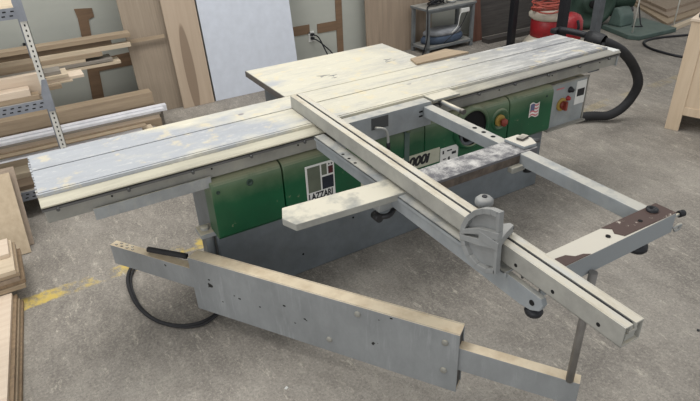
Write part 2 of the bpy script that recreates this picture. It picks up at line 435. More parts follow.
# stop button
MB().lathe((2.335, -.0548, .64), (0, -1, 0), [(.068, -.002), (.062, .008), (.052, .009), (.048, .002), (0, .002)], 32).build('button_dish', m_green, c3)
bt = MB().lathe((2.33, -.055, .638), (0, -1, 0), [(.034, 0), (.034, .012), (.028, .014), (0, .014)], 28).build('button_collar', m_yel, c3)
MB().lathe((2.338, -.062, .632), (0, -1, 0), [(.012, 0), (.012, .02), (.024, .022), (.022, .034), (0, .038)], 24).build('stop_button', m_redor, bt)
# waving flag sticker
def flag():
    mb = MB(); X0, X1, Z0, Z1 = 2.572, 2.640, .600, .672; N = 12; R = 7
    P = lambda i, j: (X0+(X1-X0)*i/N, -.0572, Z0+(Z1-Z0)*j/R+.006*math.sin(i/N*6.3))
    for i in range(N):
        for j in range(R):
            mi = 0 if (i < 6 and j >= 3) else (1 if j % 2 == 0 else 2)
            a, b, c, d = P(i, j), P(i+1, j), P(i+1, j+1), P(i, j+1)
            mb.add([a, b, c, d], [(0, 1, 2, 3)], mi)
    bd = [P(i, 0) for i in range(N+1)]+[P(i, R) for i in range(N, -1, -1)]
    cx, cz = (X0+X1)/2, (Z0+Z1)/2
    mb.prism([(cx+(p[0]-cx)*1.16, -.055, cz+(p[2]-cz)*1.16) for p in bd], (0, -.0018, 0), 2)
    return mb.build('flag_sticker', [m_flagb, m_flagr, m_flagw], c4)
flag()
lock(c4, 2.70, .70, r=.007)
# control box at the right end
cb = B(2.79, 3.115, -.001, .30, .44, .725).build('control_box', m_ctrl, S, .005)
B(2.78, 3.125, -.006, .002, .722, .732).build('trim_strip', m_ledge, cb); B(2.78, 3.125, -.03, .002, .434, .444).build('trim_strip', m_ledge, cb)
B(3.118, 3.126, -.006, .002, .44, .73).build('trim_strip', m_ledge, cb)
cs = B(3.022, 3.112, -.004, -.001, .555, .708).build('rating_sticker', m_whitep, cb)
B(3.036, 3.10, -.0055, -.0038, .608, .656).build('printed_block', m_black, cs)
B(2.845, 2.91, -.003, -.001, .688, .695).build('printed_mark', m_flagr, cb)
MB().lathe((2.968, -.001, .668), (0, -1, 0), [(.02, 0), (.02, .006), (.014, .008), (.013, .024), (0, .026)], 20).build('selector_knob', m_black, cb)
MB().lathe((2.956, -.001, .615), (0, -1, 0), [(.016, 0), (.016, .006), (.012, .008), (.011, .018), (0, .02)], 20).build('push_button', m_red, cb)
ms = MB().lathe((2.905, -.001, .585), (0, -1, 0), [(.042, 0), (.042, .006), (.036, .01), (0, .01)], 28).build('switch_plate', m_yel, cb)
mb = MB().lathe((2.905, -.01, .585), (0, -1, 0), [(.024, 0), (.024, .014), (0, .016)], 20); mb.box(2.897, 2.913, -.046, -.02, .557, .613)
mb.build('main_switch', m_redor, ms)

# sliding table
B(.012, 3.345, .03, .36, .755, .845).build('slide_beam', m_rail, S, .004)
B(.0, 3.352, -.012, .032, .756, .85).build('beam_side', m_rail, S, .003)
ml = MB().box(.168, .655, -.03, .02, .722, .727).box(.168, .655, -.032, -.026, .722, .775); ml.build('lower_rail', m_alu, S, .002)
tt = MB()
ys = [0, .012, .235, .243, .41]
tt.box(0, 3.259, 0, .010, .852, H).box(0, 3.259, .017, .236, .852, H).box(0, 3.259, .245, .41, .852, H)
tt.box(0.003, 3.256, .010, .017, .852, .866, 1).box(0.003, 3.256, .236, .245, .852, .864, 1)
tabl = tt.build('sliding_table', [m_top, m_cart], S)
# chewed, dust-caked left edge
for i in range(14):
    y = .01+i*.029; B(-.004-random.random()*.006, .001, y, y+.012+random.random()*.012, .855, .878).build('edge_tooth', m_top, tabl)
lg = MB().prism([(-.004, 0, .866), (-.004, -.055, .862), (-.004, -.066, .856), (-.004, -.066, .850), (-.004, 0, .846)], (3.31, 0, 0))
lg.build('table_ledge', m_ledge, S, .0015)
rl = B(-.004, 3.30, -.0665, -.012, .835, .8445).build('bolt_rail', m_railD, S)
for i in range(13):
    x = .05+i*.262
    mb = MB().cyl((x, -.066, .836), (x, -.078, .836), .007, n=10); mb.build('bolt', m_bolt, rl)
for i in range(8):
    x = .25+i*.42; MB().cyl((x, -.012, .80), (x, -.015, .80), .004, n=8).build('screw', m_hole, S)
B(3.345, 3.36, -.02, .36, .75, .85).build('end_cap', m_alu, S, .003)
B(3.26, 3.31, -.05, .05, .85, .868).build('end_clamp', m_whitep, S, .004)

# fixed main table
mt = MB().box(1.233, 2.212, .418, .964, .852, H); mt.build('main_table', m_top, S, .002)
B(1.228, 1.234, .414, .968, .846, .878).build('table_edge_strip', plain('dark_edge', (92, 88, 84), .6), S)
B(1.234, 2.214, .964, .968, .85, .878).build('table_edge_strip', plain('dark_edge2', (92, 88, 84), .6), S)
for cx_, cy_, r_ in ((1.56, .60, .045), (1.61, .57, .03), (2.03, .63, .035), (2.01, .595, .03), (2.06, .60, .014), (1.60, .53, .02)):
    pts = [(cx_+r_*(1 if i % 2 else .35)*math.cos(i*.9+cx_*9), cy_+.6*r_*(1 if i % 2 else .3)*math.sin(i*.9+cx_*9), H) for i in range(7)]
    MB().prism(pts, (0, 0, .001)).build('chip_mark', m_cart, S)

# crosscut frame
FR = MB()
FR.box(1.25, 1.812, -.085, -.014, .752, .758).box(1.25, 1.812, -.088, -.080, .752, .878).box(1.25, 1.812, -.082, -.02, .868, .876)
br = FR.build('table_bracket', m_frame, S, .002)
B(1.450, 1.548, -.0895, -.088, .808, .868).build('label_plate', plain('dark_label', (70, 72, 74), .5), br)
for x, z in ((1.735, .832), (1.735, .808), (1.765, .846)): B(x, x+.022, -.0895, -.0875, z, z+.008).build('slot', m_hole, br)
mb = MB().tube([(1.472, -.088, .815), (1.475, -.11, .822), (1.51, -.118, .808), (1.525, -.118, .77), (1.527, -.118, .72)], .007, 8); lv = mb.build('hook_lever', m_alu, br)
MB().cyl((1.527, -.118, .735), (1.528, -.118, .695), .010, n=12).build('lever_grip', m_black, lv)
B(1.83, 2.0, -.085, .0, .866, .878).build('clamp_plate', m_beige, S, .003)
ph = MB().cyl((1.885, -.05, .855), (1.878, -.25, .858), .011, n=16).build('push_handle', m_alu, S)
MB().cyl((1.878, -.24, .858), (1.877, -.262, .858), .013, n=16).build('handle_cap', m_cast, ph)
# right arm, hollow with holes
ra = MB().prism([(1.758, -1.335, .86), (1.812, -1.335, .86), (1.815, -.089, .86), (1.760, -.089, .86)], (0, 0, -.055)).build('frame_arm', m_frame, S, .003)
for y in (-.44, -.50, -.56): MB().cyl((1.787, y, .8605), (1.787, y, .858), .011, n=14).build('hole', m_hole, ra)
# left arm under the fence
la = MB()
la.box(1.138, 1.19, -1.305, -.09, .853, .86).box(1.138, 1.143, -1.31, -.09, .84, .86)
la.prism([(1.146, -.09, .855), (1.146, -.09, .795), (1.146, -1.37, .782), (1.146, -1.41, .788), (1.146, -1.44, .805), (1.146, -1.45, .83), (1.146, -1.44, .85), (1.146, -1.30, .855)], (.02, 0, 0))
la = la.build('frame_arm', m_frame, S, .002)
MB().cyl((1.1462, -1.412, .818), (1.144, -1.412, .818), .009, n=14).build('hole', m_hole, la)
for y in (-.33, -.38, -.43): MB().cyl((1.152, y, .8605), (1.152, y, .858), .007, n=12).build('hole', m_hole, la)
MB().lathe((1.175, -1.40, .765), (0, 0, 1), [(0, -.012), (.024, -.01), (.028, .0), (.024, .012), (.012, .014), (.012, .06)], 20).build('levelling_knob', m_black, la)
# middle member: beige plate to the left, dark bar to the right
mm = MB().prism([(.742, -.598, .868), (1.26, -.640, .868), (1.26, -.762, .868), (.735, -.728, .868), (.712, -.665, .868)], (0, 0, -.028))
mm.build('cross_plate', m_beige, S, .003)
mr = MB().box(1.22, 1.86, -.752, -.630, .853, .863).box(1.22, 1.86, -.752, -.742, .815, .855).box(1.22, 1.86, -.64, -.63, .815, .855)
mr = mr.build('cross_bar', m_worndark, S, .002)
MB().prism([(1.79, -.74, .863), (1.86, -.745, .863), (1.885, -.69, .863), (1.86, -.632, .863), (1.78, -.632, .863)], (0, 0, .016)).build('end_block', m_wornwhite, mr, .005)
MB().obox((1.82, -.70, .879), (.05, .012, 0), (-.008, .03, 0), (0, 0, .012)).build('lock_plate', m_cast, mr, .003)
B(1.24, 1.80, -.7525, -.751, .818, .852).build('rust_band', plain('rusty_steel', (96, 86, 78), .7, var=.3, scale=20), mr)
B(1.70, 1.775, -.775, -.745, .79, .815).build('clamp_block', m_beige, mr, .004)
MB().lathe((1.80, -.765, .79), (0, -.3, -1), [(.012, -.02), (.012, .0), (.022, .004), (.022, .018), (.0, .022)], 16).build('clamp_knob', m_black, mr)
MB().cyl((1.87, -.70, .868), (1.905, -.715, .868), .01, n=12).build('roller_pin', m_bolt, mr)
# outer member
om = MB().box(1.21, 1.845, -1.385, -1.305, .852, .862).box(1.21, 1.845, -1.385, -1.377, .785, .855).box(1.21, 1.845, -1.313, -1.305, .81, .855)
om = om.build('outer_bar', m_wornwhite, S, .002)
MB().prism([(1.585, -1.378, .8622), (1.845, -1.384, .8622), (1.845, -1.306, .8622), (1.56, -1.306, .8622), (1.585, -1.33, .8622), (1.57, -1.35, .8622)], (0, 0, .002)).build('worn_strip', m_wornbrown, om, .001)
MB().prism([(1.27, -1.384, .8622), (1.42, -1.384, .8622), (1.40, -1.37, .8622), (1.37, -1.365, .8622), (1.35, -1.345, .8622), (1.31, -1.34, .8622), (1.28, -1.36, .8622)], (0, 0, .0015)).build('worn_strip', m_wornbrown, om, .001)
for x in (1.54, 1.70): MB().cyl((x, -1.35, .8655), (x, -1.35, .861), .008, n=12).build('hole', m_hole, om)
MB().lathe((1.79, -1.33, .864), (0, 0, 1), [(.02, 0), (.02, .008), (.010, .010), (.009, .004), (0, .004)], 20).build('washer', m_black, om)
MB().lathe((1.70, -1.36, .782), (0, 0, -1), [(.014, -.03), (.014, .0), (.034, .004), (.036, .02), (.03, .028), (0, .03)], 20).build('clamp_knob', m_black, om)
MB().cyl((1.51, -1.34, .81), (1.51, -1.34, .765), .01, n=12).build('stud', m_bolt, om)
MB().cyl((1.84, -1.362, .83), (1.895, -1.372, .835), .006, n=10).build('roller_pin', m_alu, om)
MB().cyl((1.888, -1.371, .835), (1.91, -1.374, .835), .012, n=14).build('roller', m_black, om)
MB().tube([(1.845, -1.385, .80), (1.87, -1.395, .815), (1.875, -1.39, .79), (1.86, -1.385, .785)], .005, 8).build('spring_clip', m_alu, om)

# crosscut fence with T-slot and flip stop
fa = Vector((1.186, .241, 0)); fb = Vector((1.135, -1.697, 0)); fd = (fb-fa); fl = fd.length; fd.normalize(); fn = Vector((-fd.y, fd.x, 0)) # points +x
if fn.x < 0: fn = -fn
def F(l, n_, z): return fa+fd*l+fn*n_+Vector((0, 0, z))
z0, z1 = .8835, .947
def fseg(mb, n0, n1, za, zb, l0=0, l1=fl, mi=0): mb.obox(F(l0, n0, za), fd*(l1-l0), fn*(n1-n0), (0, 0, zb-za), mi)
fm = MB()
fseg(fm, 0, .004, z0, z1); fseg(fm, .063, .067, z0, z1); fseg(fm, 0, .067, z0, z0+.004)
fseg(fm, .004, .028, z1-.005, z1); fseg(fm, .038, .063, z1-.005, z1); fseg(fm, .020, .028, z1-.02, z1-.005); fseg(fm, .038, .046, z1-.02, z1-.005)
fseg(fm, .018, .048, z1-.028, z1-.02)
fseg(fm, .012, .055, z0+.008, z0+.03, fl-.02, fl-.014)
fen = fm.build('crosscut_fence', m_fence, S, .0008)
sl = MB(); fseg(sl, .0285, .0375, z1-.0195, z1-.004, .02, fl-.01); sl.build('slot', m_black, fen)
ei = MB(); fseg(ei, .014, .05, z0+.012, z0+.034, fl-.05, fl-.004); ei.build('slide_block', m_beige, fen)
for l in (fl-.07, fl-.22, fl-.36):
    p = F(l, -.0008, .905); MB().cyl(p, p+fn*.002, .006, n=12).build('hole', m_hole, fen)
tb = MB(); fseg(tb, .003, .062, z0+.002, z1-.002, -.006, .0); tb.build('fence_end_cap', m_fence, fen)
# small clamp bracket below the cross plate, seen left of the fence
cl = MB().tube([(1.16, -.70, .77), (1.12, -.72, .765), (1.085, -.695, .76)], .011, 10).cyl((1.085, -.715, .76), (1.085, -.675, .76), .017, n=14)
cl.build('clamp_lever', m_dark, S); B(1.09, 1.19, -.70, -.655, .775, .84).build('clamp_block', m_alu, S, .004)
# flip stop: D-shaped casting with spokes hanging over the fence's left face
fs = MB(); X = 1.102; T = .018
out = [(-1.300, .868), (-1.262, .845), (-1.215, .838), (-1.175, .852), (-1.150, .880), (-1.137, .915), (-1.142, .955), (-1.160, .995), (-1.190, 1.030), (-1.225, 1.055), (-1.260, 1.070), (-1.288, 1.074)]
n_ = len(out); ccy, ccz = -1.262, .952
inn = [(ccy+(y-ccy)*.84, ccz+(z-ccz)*.84) for y, z in out]
for i in range(n_-1):
    fs.prism([(X, *out[i]), (X, *out[i+1]), (X, *inn[i+1]), (X, *inn[i])], (T, 0, 0))
fs.prism([(X, -1.304, .866), (X, -1.292, .866), (X, -1.282, 1.072), (X, -1.294, 1.076)], (T, 0, 0))            # straight edge
fs.prism([(X-.003, -1.30, .955), (X-.003, -1.22, .925), (X-.003, -1.145, .905), (X-.003, -1.145, .922), (X-.003, -1.22, .948), (X-.003, -1.30, .985)], (T, 0, 0))
fs.prism([(X-.003, -1.30, .985), (X-.003, -1.22, .965), (X-.003, -1.145, .925), (X-.003, -1.15, .945), (X-.003, -1.22, .985), (X-.003, -1.30, 1.01)], (T, 0, 0))
fs.prism([(X+T*.85, y, z) for y, z in [(-1.29, .875), (-1.215, .85), (-1.155, .89), (-1.15, .96), (-1.215, 1.04), (-1.285, 1.06)]], (.003, 0, 0))
fs.prism([(1.098, -1.305, .951), (1.098, -1.225, .951), (1.16, -1.225, .951), (1.205, -1.242, .951), (1.205, -1.258, .951), (1.16, -1.275, .951)], (0, 0, .028))
fst = fs.build('flip_stop', m_castal, S, .002)
kb = MB().lathe((1.168, -1.165, 1.0), (0, 0, 1), [(.008, -.055), (.008, .01), (.022, .014)]+[(.028, .022), (.028, .034), (.020, .042), (0, .045)], 24); kb = kb.build('clamp_knob', m_castal, fst)
MB().cyl((1.168, -1.165, 1.0435), (1.168, -1.165, 1.047), .008, n=12).build('knob_cap', m_black, kb)
MB().cyl((1.203, -1.25, .966), (1.2075, -1.25, .966), .008, n=12).build('pivot_pin', m_black, fst)

# swing arm
A = Vector((.485, -.015, 0)); ang = math.radians(-56.4); ad = Vector((math.cos(ang), math.sin(ang), 0)); an = Vector((-ad.y, ad.x, 0)); AL = 1.28
def Q(l, n_, z): return A+ad*l+an*n_+Vector((0, 0, z))
def aseg(mb, l0, l1, n0, n1, za, zb): mb.obox(Q(l0, n0, za), ad*(l1-l0), an*(n1-n0), (0, 0, zb-za)); return mb
sb = MB(); aseg(sb, 0, AL, 0, .006, .098, .40); aseg(sb, 0, AL, .066, .072, .098, .40); aseg(sb, 0, AL, .006, .066, .392, .40); aseg(sb, 0, AL, .006, .066, .098, .104)
sb = sb.build('swing_arm', m_armf, S, .004)
for l, z in ((AL-.055, .345), (AL-.055, .20), (.72, .17), (.86, .36)):
    p = Q(l, -.001, z); MB().lathe(p, -an, [(.014, -.001), (.013, .004), (.006, .006), (0, .006)], 16).build('bolt', m_rail, sb)
for l, z, s_ in ((.10, .30, .006), (.235, .25, .004), (.26, .24, .007), (.50, .28, .007), (.60, .24, .006), (.61, .235, .004), (.55, .20, .004), (1.0, .385, .006), (.37, .23, .005), (.16, .19, .004), (.95, .36, .003)):
    MB().obox(Q(l, -.0008, z), ad*s_*1.8, Vector((0, 0, s_)), an*.001).build('paint_chip', m_hole, sb)
ec = MB(); aseg(ec, AL-.012, AL-.004, .007, .065, .105, .391); ec.build('end_plate', m_dark, sb)
tu = MB(); aseg(tu, -.515, AL+.43, .010, .056, .212, .327); tu = tu.build('telescoping_tube', m_armf, S, .003)
for i in range(7):
    MB().obox(Q(-.49+i*.018, .02+.018*(i % 2), .327), ad*.012, an*.008, (0, 0, .003)).build('dirt_clump', m_cast, tu)
sp_ = Vector((1.426, -1.400, 0))
pst = MB().cyl(sp_+Vector((0, 0, .322)), sp_+Vector((0, 0, .80)), .0135, n=18).build('support_post', plain('post_steel', (124, 121, 117), .4, .3), S)
# hinge on the base's left end
hg = B(.585, .68, .075, .17, .405, .43).build('hinge_bracket', m_alu, S, .004); B(.585, .68, .075, .17, .20, .225).build('hinge_bracket', m_alu, S, .004)
MB().cyl((.635, .12, .19), (.635, .12, .405), .022, n=20).build('hinge_barrel', m_cart, hg)
MB().lathe((.622, .125, .43), (0, 0, 1), [(.022, 0), (.022, .012), (.012, .016), (0, .016)], 20).build('hinge_bolt', m_beige, hg)
MB().tube([(.36, .24, .345), (.43, .15, .35), (.50, .07, .35)], .014, 10).build('dust_pipe', m_rubber, S)

# ================================================================== things on or round the saw
o = MB().prism([(2.10, .425, .881), (2.13, .53, .881), (2.43, .565, .881), (2.50, .425, .881)], (0, 0, .012)).build('plywood_offcut', m_tan, None, .001)
tag(o, 'pale plywood offcut lying at the back of the saw table', 'board')
hose = MB().tube([(2.90, .42, .50), (2.97, .52, .47), (3.15, .66, .38), (3.42, .74, .20), (3.66, .73, .07), (3.84, .67, .045), (4.03, .585, .048), (4.13, .50, .055), (4.24, .465, .10), (4.31, .44, .19), (4.31, .41, .32), (4.24, .43, .46), (4.08, .435, .60), (3.96, .47, .675), (3.90, .50, .70)], .037, 16, sub=16, ridge=.04)
o = hose.build('vacuum_hose', m_rubber); tag(o, 'thick black ribbed dust hose arching down to the floor right of the saw', 'hose')
dd = root('dust_manifold', (3.9, .7, 0), 'black dust hose junction on an upright behind the right end of the saw table', 'dust fitting')
MB().lathe((3.89, .51, .705), (-.15, 1, .12), [(.05, -.02), (.055, 0), (.06, .06), (.045, .12), (0, .12)], 18).build('junction', m_dark, dd)
MB().tube([(3.87, .62, .73), (3.82, .74, .745), (3.80, .84, .745)], .024, 12).build('duct', m_black, dd)
B(3.80, 3.84, .80, .84, 0, .73).build('upright', m_black, dd)
MB().tube([(3.88, .50, .69), (3.84, .46, .62), (3.83, .48, .52)], .03, 10).build('elbow', m_dark, dd)
B(3.76, 3.84, .84, .90, .71, .75).build('clamp', m_dark, dd, .01)

# floor cable, left
pts = [(.60, .30, .012), (.52, .58, .012), (.457, .652, .012), (.393, .735, .012), (.33, .69, .012), (.27, .60, .012), (.242, .48, .012), (.244, .292, .012), (.294, .125, .012), (.379, .019, .012), (.477, -.02, .012), (.57, -.003, .012), (.70, .05, .012)]
o = MB().tube(pts, .0095, 8, sub=8).build('power_cable', m_rubber); tag(o, 'black power cable curling on the floor beside the grey swing arm', 'cable')
o = MB().tube([(x+.012, y-.02, .030 if i > 6 else .012) for i, (x, y, z) in enumerate(pts[4:12])], .006, 8, sub=8).build('thin_cable', m_rubber); tag(o, 'thin black cable running alongside the thicker one by the swing arm', 'cable')

# ================================================================== left: shelving, lumber
RK = root('storage_rack', (-.6, 1.8, 0), 'perforated grey steel storage rack at the left edge holding lumber', 'shelving rack')
def perf(mb, x0, x1, y, z0, z1, nx, rows=2, mi=1, face=-1):
    for r_ in range(rows):
        for i in range(nx):
            xx = x0+(x1-x0)*(i+.5+(.25 if r_ else 0))/nx; zz = z0+(z1-z0)*(.32+.38*r_)
            mb.box(xx-.009, xx+.009, y-.0008, y+.0005, zz-.0035, zz+.0035, mi)
def post(x, y, cream=True):
    mb = MB(); mb.box(x-.038, x, y, y+.003, 0, 1.75).box(x-.003, x, y, y+.038, 0, 1.75)
    for k in range(58): mb.box(x-.024, x-.016, y-.0008, y+.0005, .02+k*.03, .032+k*.03, 1)
    mb.build('post', [m_cream if cream else m_galv, m_hole], RK)
post(.19, 1.6); post(.19, 2.08, False); post(-1.30, 1.6); post(-1.30, 2.08, False)
for zt in (1.30, .755, .19):
    mb = MB().box(-1.30, .19, 1.592, 1.597, zt-.062, zt); perf(mb, -1.29, .18, 1.592, zt-.062, zt, 36); mb.box(-1.30, .19, 2.08, 2.085, zt-.062, zt)
    mb.build('beam', [m_galv, m_hole], RK)
    B(-1.3, .185, 1.597, 2.08, zt-.006, zt).build('shelf', m_greyw if zt < 1 else m_maple, RK)
    pl = MB().prism([(.150, 1.589, zt-.08), (.192, 1.589, zt-.08), (.192, 1.589, zt+.12), (.165, 1.589, zt+.12), (.14, 1.589, zt+.03)], (0, .004, 0)); pl.build('gusset', m_galv, RK)

cnt = {}
def board(x0, x1, y0, y1, z0, z1, mat, label, group, name='lumber_board', rz=0, rx=0):
    cx, cy = (x0+x1)/2, (y0+y1)/2
    mb = MB().box(-(x1-x0)/2, (x1-x0)/2, -(y1-y0)/2, (y1-y0)/2, 0, z1-z0)
    me_o = mb.build(name, mat, None, .0015)
    me_o.location = (cx, cy, z0); me_o.rotation_euler = (rx, 0, rz)
    for k in me_o.modifiers: k.segments = 1
    tag(me_o, label, 'board', group); return me_o
G1 = 'light boards on the middle shelf of the rack'
z = .756
for xe, ya, yb, za, zb, mt_, lb in (
    (.272, 1.75, 1.92, .756, .783, m_tan, 'lowest board past the post on the rack shelf'),
    (.345, 1.76, 1.90, .784, .796, m_maple, 'thin board second from the bottom on the rack shelf'),
    (.42, 1.77, 1.90, .797, .816, m_pink, 'longest board sticking out of the rack shelf towards the saw'),
    (.33, 1.76, 1.92, .817, .838, m_maple, 'pale board directly on top of the longest one on the rack shelf'),
    (.292, 1.78, 1.90, .839, .862, m_greyw, 'top greyish board past the post on the rack shelf'),
    (.162, 1.93, 2.06, .756, .90, m_tan, 'deep tan board at the back of the rack shelf'),
    (.158, 1.70, 1.745, .756, .888, m_pink, 'pale board on edge ending just at the rack post'),
    (.087, 1.61, 1.69, .786, .829, m_pink, 'pinkish pale plank at the front of the rack shelf, square end showing'),
    (.13, 1.61, 1.69, .756, .785, m_tan, 'tan board under the pinkish front plank on the rack shelf')):
    board(-1.2, xe, ya, yb, za, zb, mt_, lb, G1)
board(-1.2, -.03, 1.62, 1.74, 1.301, 1.33, m_maple, 'pale board on the top shelf of the rack', 'board on the top rack shelf')
G2 = 'long boards lying on wall brackets'
wb = []
for k, x in enumerate((.17, -.75)):
    r = root('wall_bracket', (x, 3.39, .4), ['steel wall bracket under the long boards, nearer the oak sheets', 'steel wall bracket under the long boards, further left behind the rack'][k], 'bracket', 'wall brackets under the long boards')
    B(x-.02, x+.02, 2.78, 3.39, .50, .53).build('bracket_arm', m_black, r); B(x-.02, x+.02, 3.37, 3.399, .3, .72).build('back_plate', m_black, r)
rows = [(.83, 2.93, 3.08, .531, .556, m_maple, 'lowest pale board on the wall brackets'),
 (.77, 2.93, 3.10, .562, .588, m_greyw, 'grey weathered board second from bottom on the wall brackets'),
 (.56, 2.94, 3.06, .590, .615, m_maple, 'short pale board in the middle of the wall bracket pile'),
 (.70, 2.94, 3.08, .616, .650, m_tan, 'tan board in the middle of the wall bracket pile'),
 (.945, 2.95, 3.02, .651, .686, m_maple, 'long pale board under the topmost wide one on the wall brackets'),
 (.80, 2.98, 3.08, .687, .730, m_brown, 'dark brown board between the two longest on the wall brackets'),
 (.96, 2.95, 3.06, .731, .768, m_tan, 'topmost wide tan board on the wall brackets')]
for xe, ya, yb, za, zb, mt_, lb in rows: board(-1.6, xe, ya, yb, za, zb, mt_, lb, G2)
# pile lying on the floor below
G3 = 'floor pile of long boards by the left wall'
P = [
 (-1.9, .70, 2.30, 2.42, 0, .065, m_tan, 'front low tan board in the floor pile'),
 (-1.9, .60, 2.14, 2.27, 0, .045, m_brown, 'brown board on the floor in front of the pile'),
 (-1.9, .92, 2.43, 2.56, 0, .06, m_greyw, 'grey board at the bottom of the floor pile'),
 (-1.9, .66, 2.31, 2.41, .066, .09, m_maple, 'pale board lying over the front low tan board'),
 (-1.9, .89, 2.44, 2.55, .061, .085, m_maple, 'pale thick board halfway in the floor pile'),
 (-1.9, .99, 2.57, 2.68, 0, .11, m_tan, 'deep tan plank behind the grey bottom board'),
 (-1.9, .50, 2.32, 2.40, .091, .112, m_white, 'short white strip near the front of the floor pile'),
 (-1.9, .985, 2.58, 2.67, .111, .145, m_pink, 'pinkish plank under the white strips'),
 (-1.9, .80, 2.45, 2.53, .086, .112, m_white, 'lower white laminate strip of the floor pile'),
 (-1.9, 1.0, 2.57, 2.61, .146, .165, m_greyw, 'grey strip directly below the long white strips'),
 (-1.9, 1.065, 2.62, 2.67, .146, .20, m_white, 'long white laminate strip reaching furthest right'),
 (-1.9, 1.03, 2.57, 2.615, .166, .19, m_white, 'second long white laminate strip beside the longest one'),
 (-1.9, .99, 2.70, 2.80, 0, .20, m_brown, 'tall brown beam at the back of the floor pile'),
 (-1.9, .985, 2.70, 2.82, .201, .305, m_tan, 'upper long tan plank at the back of the floor pile'),
 (-1.9, .84, 2.44, 2.50, .113, .125, m_tan, 'thin tan strip lying on the lower white strip'),
 (-1.9, 1.04, 2.69, 2.695, .0, .14, m_greyw, 'thin grey board on edge between the white strips and the brown beam'),
]
for x0, x1, y0, y1, z0_, z1_, mt_, lb in P: board(x0, x1, y0, y1, z0_, z1_, mt_, lb, G3)
# boards on the low shelf of the rack
G4 = 'boards on the bottom shelf of the rack'
for k, (xe, y0, h, mt_, lb) in enumerate(((.05, 1.62, .03, m_brown, 'front brown board on the bottom rack shelf'), (.0, 1.78, .05, m_maple, 'pale board in the middle of the bottom rack shelf'), (.08, 1.93, .04, m_tan, 'tan board at the back of the bottom rack shelf'))):
    board(-1.2, xe, y0, y0+.13, .191, .191+h, mt_, lb, G4)

# standing sheets against the wall
def sheet(x0, x1, yb, mat, label, name, cat='sheet', h=2.44, t=.018, lean=.15, x0t=None, edge=None, rz=0, group=None, parts=None):
    o = MB().box(x0, x1, 0, t, -h/2, h/2).build(name, mat, None, .001)
    o.data.transform(Matrix.Translation((0, 0, -h/2)) @ Matrix.Translation((0, 0, 0)))
    o.data.transform(Matrix.Translation((0, 0, h/2)))
    lo = min(v.co.z for v in o.data.vertices)
    for v in o.data.vertices: v.co.z -= lo
    a = math.atan(lean)
    o.location = ((x0+x1)/2, yb, 0); o.rotation_euler = (-a, 0, rz)
    tag(o, label, cat, group); return o
s1 = sheet(.94, 1.32, 3.03, m_oak, 'figured oak veneer sheet leaning on the wall, left of the smooth one', 'oak_sheet', lean=.11)
s2 = sheet(1.29, 1.59, 2.97, m_veneer, 'smooth tan veneer sheet with a dark streak leaning on the wall', 'veneer_sheet', lean=.12)
for v in s2.data.vertices: pass
o = B(.98, 1.30, -.013, 0, 0, .03).build('wood_batten', m_tan); o.location = (1.10, 2.98+.068, .655); o.rotation_euler = (-.11, 0, 0)
tag(o, 'thin wooden batten resting across the figured oak sheet', 'batten')
s3 = sheet(1.61, 2.52, 2.98, plain('white_panel_laminate', (198, 203, 212), .35, var=.03), 'large white panel leaning on the wall behind the saw', 'white_panel', lean=.13)
for x, z in ((1.66, .62), (1.66, .16), (2.02, .92)):
    pass
s4 = sheet(3.53, 4.45, 3.27, m_ply, 'large brown plywood sheet leaning on the wall behind the small cart', 'plywood_sheet', lean=.045)
o = sheet(4.92, 5.06, 3.05, m_redbrown, 'red-brown board leaning on the wall right of the small cart', 'leaning_board', 'board', h=1.6, lean=.17)
o = sheet(5.10, 6.9, 3.15, m_darkbrd, 'dark grey sheet leaning on the wall behind the red drum', 'dark_sheet', lean=.09)
o = B(5.0, 6.6, 2.86, 2.98, 0, .05).build('floor_plank', m_darkbrd); tag(o, 'dark plank lying on the floor below the dark grey sheet', 'board')

# outlet with two plugs and cords
ou = root('wall_outlet', (2.89, 3.4, .3), 'white wall outlet with two black plugs behind the saw', 'outlet')
B(2.86, 2.93, 3.392, 3.4, .27, .385).build('cover_plate', m_whitep, ou, .003)
for k, (z, ex) in enumerate(((.352, 3.06), (.31, 3.16))):
    r = root('power_cord', (2.90, 3.38, z), ['black power cord from the upper socket of the wall outlet', 'black power cord from the lower socket of the wall outlet'][k], 'power cord')
    B(2.88, 2.92, 3.362, 3.392, z-.013, z+.013).build('plug', m_black, r, .004)
    MB().tube([(2.90, 3.365, z), (2.95, 3.33, z-.03), ((2.95+ex)/2, 3.28, .17), (ex, 3.22, .03), (ex+.15, 3.15, .008)], .007, 8).build('cord', m_black, r)

# left foreground: panels leaning on the rack, panels lying
def lean_panel(o0, wvec, tvec, upv, mat, name, label, group=None):
    o = MB().obox(o0, wvec, upv, tvec).build(name, mat, None, .0015); tag(o, label, 'panel', group); return o
lean_panel((-.78, 1.15, .004), (.60, 0, 0), (0, .018, .008), (.015, .33, .375), m_birchply, 'plywood_panel', 'front tan plywood panel leaning against the rack at left')
lean_panel((-.70, 1.235, .004), (.545, 0, 0), (0, .018, .008), (.02, .30, .385), m_ply, 'plywood_panel', 'rear plywood panel behind the front leaning one at left')
GP = 'panels lying stacked at lower left'
zz = 0; e = [.0, -.008, .004, -.004]
pp = ['bottom panel of the lower left stack', 'second panel from the floor in the lower left stack', 'third panel from the floor in the lower left stack', 'broad pinkish panel with long bare top at lower left']
for k in range(4):
    x1 = [-.258, -.268, -.274, -.292][k]
    o = MB().prism([(-1.1, -.9, zz), (x1-.13, -.9, zz), (x1, .66+e[k], zz), (-1.1, .66+e[k], zz)], (0, 0, .021)).build('stacked_panel', [m_plyedge, m_tan, m_plyedge, m_pink][k], None, .001); tag(o, pp[k], 'panel', GP)
    zz += .0215
pq = ['lowest board of the small pile on the lower left stack', 'second board of the small pile on the lower left stack', 'third board of the small pile on the lower left stack', 'fourth board of the small pile on the lower left stack', 'pale top board of the small pile, its front corner square', 'narrow pale board set back on top of the small left pile']
